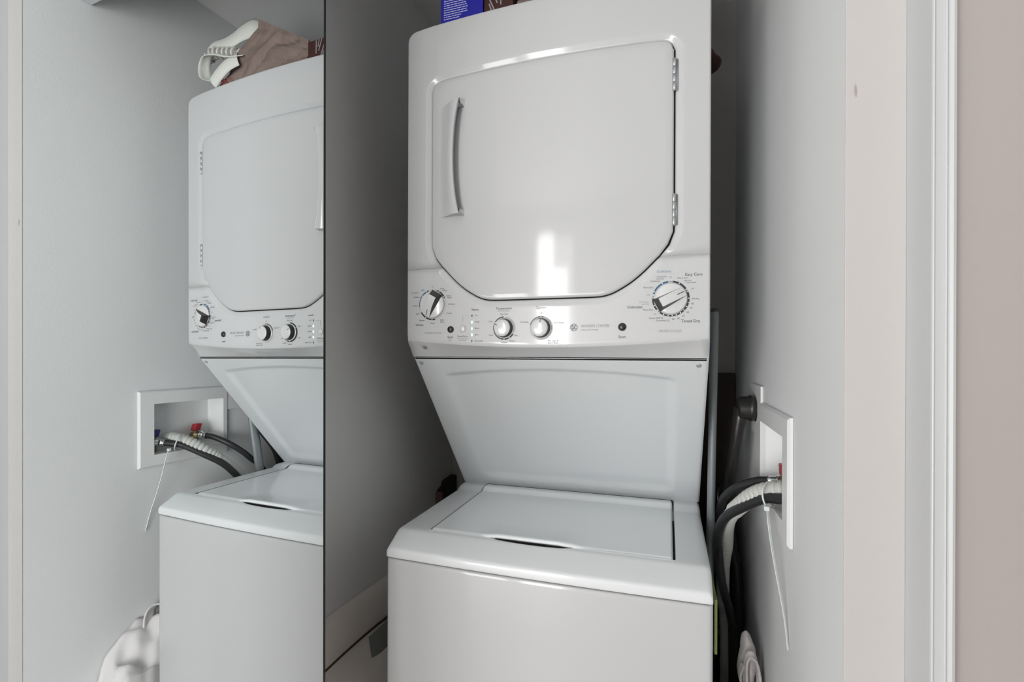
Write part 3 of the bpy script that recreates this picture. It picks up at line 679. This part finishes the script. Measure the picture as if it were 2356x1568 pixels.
# dryer outlet with plug and cord
ot=thing('wall_outlet',(XR,.34,-.175),'white dryer outlet plate on the right wall beside the valve box','outlet')
mk('cover_plate',*box(XR-.0065,XR-.0002,.272,.395,-.174,-.066),M['boxplastic'],ot,bevel=.0022)
mk('socket_face',*lathe((XR-.006,.334,-.120),(-1,0,0),[(0,.027),(.002,.027),(.0025,.025)],28),M['black'],ot,smooth=True)
pg=thing('power_plug',(.70,.334,-.15),'chunky black plug and cord in the white dryer outlet','plug')
mk('plug_body',*merge(lathe((XR-.0085,.334,-.118),(-1,0,0),[(0,.028),(.010,.0285),(.012,.026),(.030,.0245),(.034,.020)],28)),M['black'],pg,smooth=True)
cp=spline([(.690,.336,-.120),(.684,.338,-.150),(.680,.345,-.19),(.676,.37,-.25),(.674,.425,-.33),(.680,.455,-.45),(.700,.464,-.60),(.700,.464,-1.15)],8)
mk('cord',*tube(cp,lambda i:.0165-.0035*min(1,i/14),14),M['black'],pg,smooth=True)

# grey bar leaning in the gap
gb=thing('metal_bar',(.63,.4,FZ),'grey metal bar leaning in the narrow gap right of the machine','bar')
def barpt(z): return (.6255+.0009*z, .285-.155*(z+.15), z)
V=[];bz=[.088,-.2,-.5,-.8,-1.20]
for z in bz:
    x,y,_=barpt(z); y=min(y,.62)
    for k in range(10):
        a=2*pi*k/10; V.append((x+.0085*cos(a),y+.0150*sin(a),z))
F=[(j*10+k,j*10+(k+1)%10,(j+1)*10+(k+1)%10,(j+1)*10+k) for j in range(4) for k in range(10)]+[tuple(range(10)),tuple(40+k for k in range(10))[::-1]]
mk('bar_body',V,F,M['bar'],gb,smooth=True)
x,y,_=barpt(.088); mk('end_cap',*lathe((x,y,.086),(0,0,1),[(0,.0100),(.007,.0100),(.0095,.0075)],16),M['black'],gb,smooth=True)
# green sheet beside the washer
mk('plastic_board',*box(.6075,.6125,.018,.20,-.494,-.404),M['green'],label='green plastic board slotted against the right side of the washer',cat='board',bevel=.001)
# black rubbish bag and crumpled cloth in the gap
def blob(c,r,amp,seed,nu=40,nv=28,f=9.):
    V=[]
    for j in range(nv+1):
        th=pi*j/nv
        for i in range(nu):
            ph=2*pi*i/nu; d_=Vector((sin(th)*cos(ph),sin(th)*sin(ph),cos(th)))
            n_=noise.fractal(Vector((d_.x*r[0],d_.y*r[1],d_.z*r[2]))*f+Vector((seed,0,0)),.8,2.,4)
            k=1+amp*n_; V.append((c[0]+d_.x*r[0]*k,c[1]+d_.y*r[1]*k,c[2]+d_.z*r[2]*k))
    F=[(j*nu+i,j*nu+(i+1)%nu,(j+1)*nu+(i+1)%nu,(j+1)*nu+i) for j in range(nv) for i in range(nu)]
    return V,F
V,F=blob((.664,.265,-.97),(.050,.105,.28),.20,3.3,60,60,14.)
V=[(min(max(x,.6085),.7205),min(y,.375),max(z,FZ+.002)) for x,y,z in V]
V2,F2=blob((.664,.590,-.86),(.055,.10,.50),.16,8.3,60,60,10.)
V2=[(min(max(x,.6085),.7205),min(max(y,.484),.690),max(z,FZ+.002)) for x,y,z in V2]
mk('bag_and_dark_fill',V2,F2,M['bagblack'],smooth=True,label='taller black filler added deep in the gap behind the hoses to darken it',cat='bag')  # bag shape added to blacken the shadowed part of the gap
mk('gap_dark_sheet',*box(.609,.7205,.706,.722,FZ,-.055),M['brown'],label='very dark brown sheet added against the back wall to darken the gap right of the machine',cat='board',bevel=.002)  # dark sheet added in place of the deep shade here
mk('bag_and_dark_fill',V,F,M['bagblack'],smooth=True,label='low glossy black plastic bag in the gap under the crumpled cloth',cat='bag')
ck=thing('crumpled_cloth',(.69,.24,-.72),'crumpled white cloth on the black bag in the gap','cloth')
def ribbonmesh(pts,wid,nrm,th):
    P_=spline(pts,7); V=[]
    for i,p in enumerate(P_):
        T=(P_[min(i+1,len(P_)-1)]-P_[max(i-1,0)]).normalized(); B=Vector(nrm); B=(B-T*B.dot(T)).normalized()
        ww=wid(i/len(P_)) if callable(wid) else wid
        for k in range(5):
            s_=(k-2)/2; q=p+B*s_*ww+T.cross(B)*(.25*ww*(1-s_*s_)); V.append(tuple(q))
    n=5; F=[(i*n+k,i*n+k+1,(i+1)*n+k+1,(i+1)*n+k) for i in range(len(P_)-1) for k in range(n-1)]
    return V,F
vd=(-.15,.75,.62)
V,F=blob((.692,.262,-.640),(.0190,.022,.058),.22,1.2,30,24,24.); mk('cloth_body',V,F,M['cloth'],ck,smooth=True)
for pts,wd in (([(.7085,.236,-.672),(.7095,.232,-.638),(.7030,.226,-.608),(.6930,.226,-.600),(.6850,.228,-.612),(.6840,.228,-.640),(.6870,.226,-.680)],.0075),
               ([(.7085,.232,-.640),(.7080,.228,-.670),(.7020,.226,-.694),(.6960,.226,-.704)],.009),
               ([(.6800,.236,-.628),(.6745,.238,-.648),(.6770,.236,-.668),(.6850,.232,-.676)],.006),
               ([(.6760,.236,-.684),(.6860,.230,-.690),(.6950,.228,-.684)],.006),
               ([(.6780,.236,-.700),(.6860,.230,-.712),(.6960,.228,-.708)],.006)):
    V,F=ribbonmesh(pts,wd,vd,.003); mk('fold',V,F,M['cloth'],ck,smooth=True,solid=.004)

# laundry heap at the foot of the right wall, seen in the mirror
def heap(u,v):
    x=.620+.100*u; y=-.125+.27*v
    h=.468+.040*sst(0,.55,v)-.24*(1-sst(0,.26,v))+.02*sin(9*v+3*u)+.012*noise.noise(Vector((u*4,v*8,2.)))*2
    h-=.06*(1-u)**2
    return (x,y,FZ+h)
V,F=grid(heap,22,44); n=23
bd=[i for i in range(n)]+[j*n+22 for j in range(1,45)]+[44*n+i for i in range(21,-1,-1)]+[j*n for j in range(43,0,-1)]
b0=len(V); V+=[(V[q][0],V[q][1],FZ+.002) for q in bd]; F+=[(bd[k],b0+k,b0+(k+1)%len(bd),bd[(k+1)%len(bd)]) for k in range(len(bd))]
lh=thing('laundry_bag',(.66,0,FZ),'cream linen laundry bag by the right wall, seen in the mirror','laundry bag')
mk('bag_body',V,F,M['linen'],lh,smooth=True)
V,F=ribbonmesh([(.705,.085,-.688),(.708,.062,-.688),(.704,.042,-.698),(.698,.034,-.722),(.694,.036,-.752),(.690,.046,-.785)],.015,(.25,.9,.0),.004); mk('strap',V,F,M['linen'],lh,smooth=True,solid=.004)
V,F=ribbonmesh([(.694,.034,-.740),(.688,.020,-.765),(.684,.006,-.785)],.012,(.2,.7,.5),.004); mk('strap',V,F,M['linen'],lh,smooth=True,solid=.004)

# ------------------------------------------------------------------ left gap: padded bundle, brown board
pb=thing('padded_bundle',(-.12,.2,FZ),'beige padded canvas bundle between the washer and the left wall','laundry bundle')
def bund(u,v):
    y=-.075+.62*u
    top=-.597+.006*sin(6*u)-.006*u-(.016*sst(.05,.0,u))
    P_=[(-.1945,0),(-.190,.0),(-.1800,-.004),(-.1720,-.016),(-.1660,-.040),(-.1630,-.065),(-.1640,-.086),(-.1720,-.0955),(-.1640,-.1050),(-.145,-.1200),(-.112,-.150),(-.080,-.190),(-.055,-.250),(-.035,-.34),(-.02,-.45),(-.012,-.60)]
    q=v*(len(P_)-1); i=min(int(q),len(P_)-2); f=q-i; x=P_[i][0]*(1-f)+P_[i+1][0]*f; dz=P_[i][1]*(1-f)+P_[i+1][1]*f
    nz=noise.noise(Vector((y*5,dz*9,1.)))*.010*sst(0,.3,v)
    return (min(x+nz*(v>.5),-.004) ,y,top+dz*(1-.06*u)+nz*.4)
V,F=grid(bund,50,60)
mk('bundle_body',V,F,M['canvas'],pb,smooth=True)
V,F=tube([(bund(k/40,7/15)[0]+.0020,bund(k/40,7/15)[1],bund(k/40,7/15)[2]) for k in range(41)],.0028,8); mk('piping',V,F,M['seam'],pb,smooth=True,label='thin brown seam line')
V=[(-.1640,.192,-.7050),(-.1600,.262,-.7080),(-.1560,.300,-.7050),(-.1430,.255,-.7290),(-.1370,.188,-.7270)]
V=[(-.1630,.185,-.6960),(-.1620,.300,-.6990),(-.1290,.262,-.7320),(-.1270,.215,-.7350),(-.1310,.150,-.7200)]
mk('fabric_tab',V,[(0,1,2,3,4)],M['tab'],pb,solid=.0025,label='grey rectangular tab poking from under the fold')
bb=thing('wooden_board',(-.17,.66,FZ),'dark brown board standing upright behind the left of the machine','board')
mk('board_panel',*prism_x([(.612,FZ),(.612,-.4520),(.640,-.4440),(.650,-.4300),(.722,-.4250),(.722,FZ)],-.193,-.172),M['brown'],bb,bevel=.001)
mk('board_edge',*box(-.1935,-.1715,.604,.6118,FZ,-.4560),M['brownedge'],bb,bevel=.001,label='lighter brown front edge strip')

# ------------------------------------------------------------------ things on top of the dryer
TZ=.6890
mk('machine_top_sheet',*box(.006,W-.006,.105,.664,.676,TZ-.001),M['enamel'],R,bevel=.002)
bc=thing('blue_carton',(.105,.16,TZ),'bright blue carton with white small print on top of the dryer','carton')
mk('carton_body',*box(.057,.1560,.120,.185,TZ,TZ+.19),M['bluebox'],bc,bevel=.0012)
V=[];F=[];rr=random.Random(3)
for r in range(13):
    z=.7260+.0049*r; x=.0650
    while x<.118-(.022 if r==0 else .012 if r==1 else 0):
        l=rr.uniform(.003,.010); l=min(l,.121-x); v_,f_=box(x,x+l,.1192,.1196,z,z+(.0020 if r!=11 else .0032)); nb=len(V); V+=v_; F+=[tuple(i+nb for i in q) for q in f_]; x+=l+.0012
mk('printed_text',V,F,M['lilac'],bc,label='block of tiny pale printing',kind='stuff')
mc=thing('maroon_carton',(.182,.17,TZ),'dark maroon carton with white strokes right of the blue carton','carton')
mk('carton_body',*box(.1585,.2230,.120,.200,TZ,TZ+.078),M['maroon'],mc,bevel=.0012)
V=[];F=[]
for a,b in (((.1700,.7520),(.1860,.7150)),((.1700,.7400),(.1780,.7180)),((.1780,.7650),(.1885,.7380)),((.1955,.7650),(.1965,.7330)),((.1860,.7650),(.1905,.7480))):
    v_,f_=stroke2([a,b],.0028); v_=[(x,.1193,z) for x,_,z in v_]; nb=len(V); V+=v_; F+=[tuple(i+nb for i in q) for q in f_]
mk('printed_strokes',V,F,M['paleink'],mc)
# kraft bag lying tilted with its mouth to the right
kb=thing('paper_bag',(.38,.19,TZ),'brown kraft paper bag lying tilted on the dryer, seen in the mirror','bag')
A_=(.401,.876);B_=(.586,TZ+.010);D_=(.232,TZ+.001);C_=(.230,.780)
def bagp(s,t_,y):   # s from bottom to mouth, t_ from lower side to upper side
    lo=(D_[0]+(B_[0]-D_[0])*s, D_[1]+(B_[1]-D_[1])*s); hi=(C_[0]+(A_[0]-C_[0])*s, C_[1]+(A_[1]-C_[1])*s)
    return (lo[0]+(hi[0]-lo[0])*t_, y, lo[1]+(hi[1]-lo[1])*t_)
sec=[(k/14,0) for k in range(14)]+[(1,0),(1,.5),(1,1),(.75,1),(.5,1),(.25,1),(0,1),(0,.5)]
V=[];ns=34
for j in range(ns+1):
    s=j/ns
    for k,(tt,dd) in enumerate(sec):
        y=.128+.105*dd; x,y,z=bagp(s,tt,y)
        nz=.010-.020*abs(noise.noise(Vector((s*3.2+tt*1.5,tt*2.2-s*.8,dd*3+.3))))**.7
        nz=(nz+.004*noise.noise(Vector((s*9,tt*9,dd*3))))*sst(0,.08,tt)*sst(1,.93,tt)
        y+= (nz if dd in (0,1) else 0)+ (.010*sin(pi*tt)*(1 if dd==1 else -.6)*sin(pi*s) if dd!=.5 else 0)
        V.append((x,y,max(z,TZ+.0005)))
n=len(sec); F=[(j*n+k,j*n+(k+1)%n,(j+1)*n+(k+1)%n,(j+1)*n+k) for j in range(ns) for k in range(n)]; F.append(tuple(range(n))[::-1])
mk('bag_body',V,F,M['kraft'],kb,solid=.0012,bevel=0)
sg=[[(.527,.738),(.515,.722)],[(.520,.741),(.507,.726),(.497,.722)],[(.508,.741),(.489,.735),(.500,.722),(.488,.720)]]
V=[];F=[]
for pl in sg:
    v_,f_=stroke2(pl,.0028); v_=[(x,.1165,z) for x,_,z in v_]; nb=len(V); V+=v_; F+=[tuple(i+nb for i in q) for q in f_]
mk('marker_writing',V,F,M['redink'],kb,label='red hand-drawn marks near the mouth')
# two wide white ribbon handles and a ribbed clear sleeve
V,F=ribbonmesh([(.430,.165,.872),(.452,.152,.880),(.486,.150,.877),(.520,.150,.868),(.560,.150,.863),(.600,.150,.866),(.622,.150,.858)],lambda t:.034-.020*t,(.1,.15,1),.001); mk('ribbon_handle',V,F,M['ribbon'],kb,smooth=True,solid=.0015)
V,F=ribbonmesh([(.450,.127,.792),(.495,.120,.795),(.545,.119,.812),(.585,.121,.818),(.604,.125,.796),(.598,.124,.768),(.572,.121,.752),(.546,.119,.744)],lambda t:.010+.010*t,(-.25,.75,.35),.001); mk('ribbon_handle',V,F,M['ribbon'],kb,smooth=True,solid=.0015)
V,F=ribbonmesh([(.468,.1225,.786),(.500,.117,.775),(.528,.114,.757),(.556,.114,.735)],.022,(.55,.05,.6),.001); mk('ribbon_handle',V,F,M['ribbon'],kb,smooth=True,solid=.0015)
rs=thing('ribbed_sleeve',(.57,.17,TZ),'clear plastic sleeve with white ribs in the mouth of the kraft bag','sleeve')
cp=spline([(.455,.150,.800),(.507,.146,.822),(.550,.145,.833),(.593,.145,.842),(.622,.146,.832)],12)
mk('sleeve_body',*tube(cp,.0125,18),M['ribdark'],rs,smooth=True)
for k in range(9):
    p=Vector(cp[3+5*k]); q=(Vector(cp[min(4+5*k,len(cp)-1)])-Vector(cp[2+5*k])).normalized(); b=q.cross(Vector((0,1,0))).normalized(); c_=q.cross(b)
    a_=[tuple(p+b*cos(t_)*.0125+c_*sin(t_)*.0125) for t_ in [2*pi*m/20 for m in range(21)]]
    mk('rib',*tube(a_,.0034,6),M['ribbed'],rs,smooth=True)
# maroon pouch at the back right of the top
V,F=blob((.590,.42,.706),(.055,.070,.020),.12,5.,28,16,12.); V=[(x+.010*sst(.63,.66,x),y,max(z,TZ+.001)) for x,y,z in V]
mk('maroon_pouch',V,F,M['maroon'],smooth=True,label='maroon pouch poking over the rear right edge of the dryer top',cat='pouch')
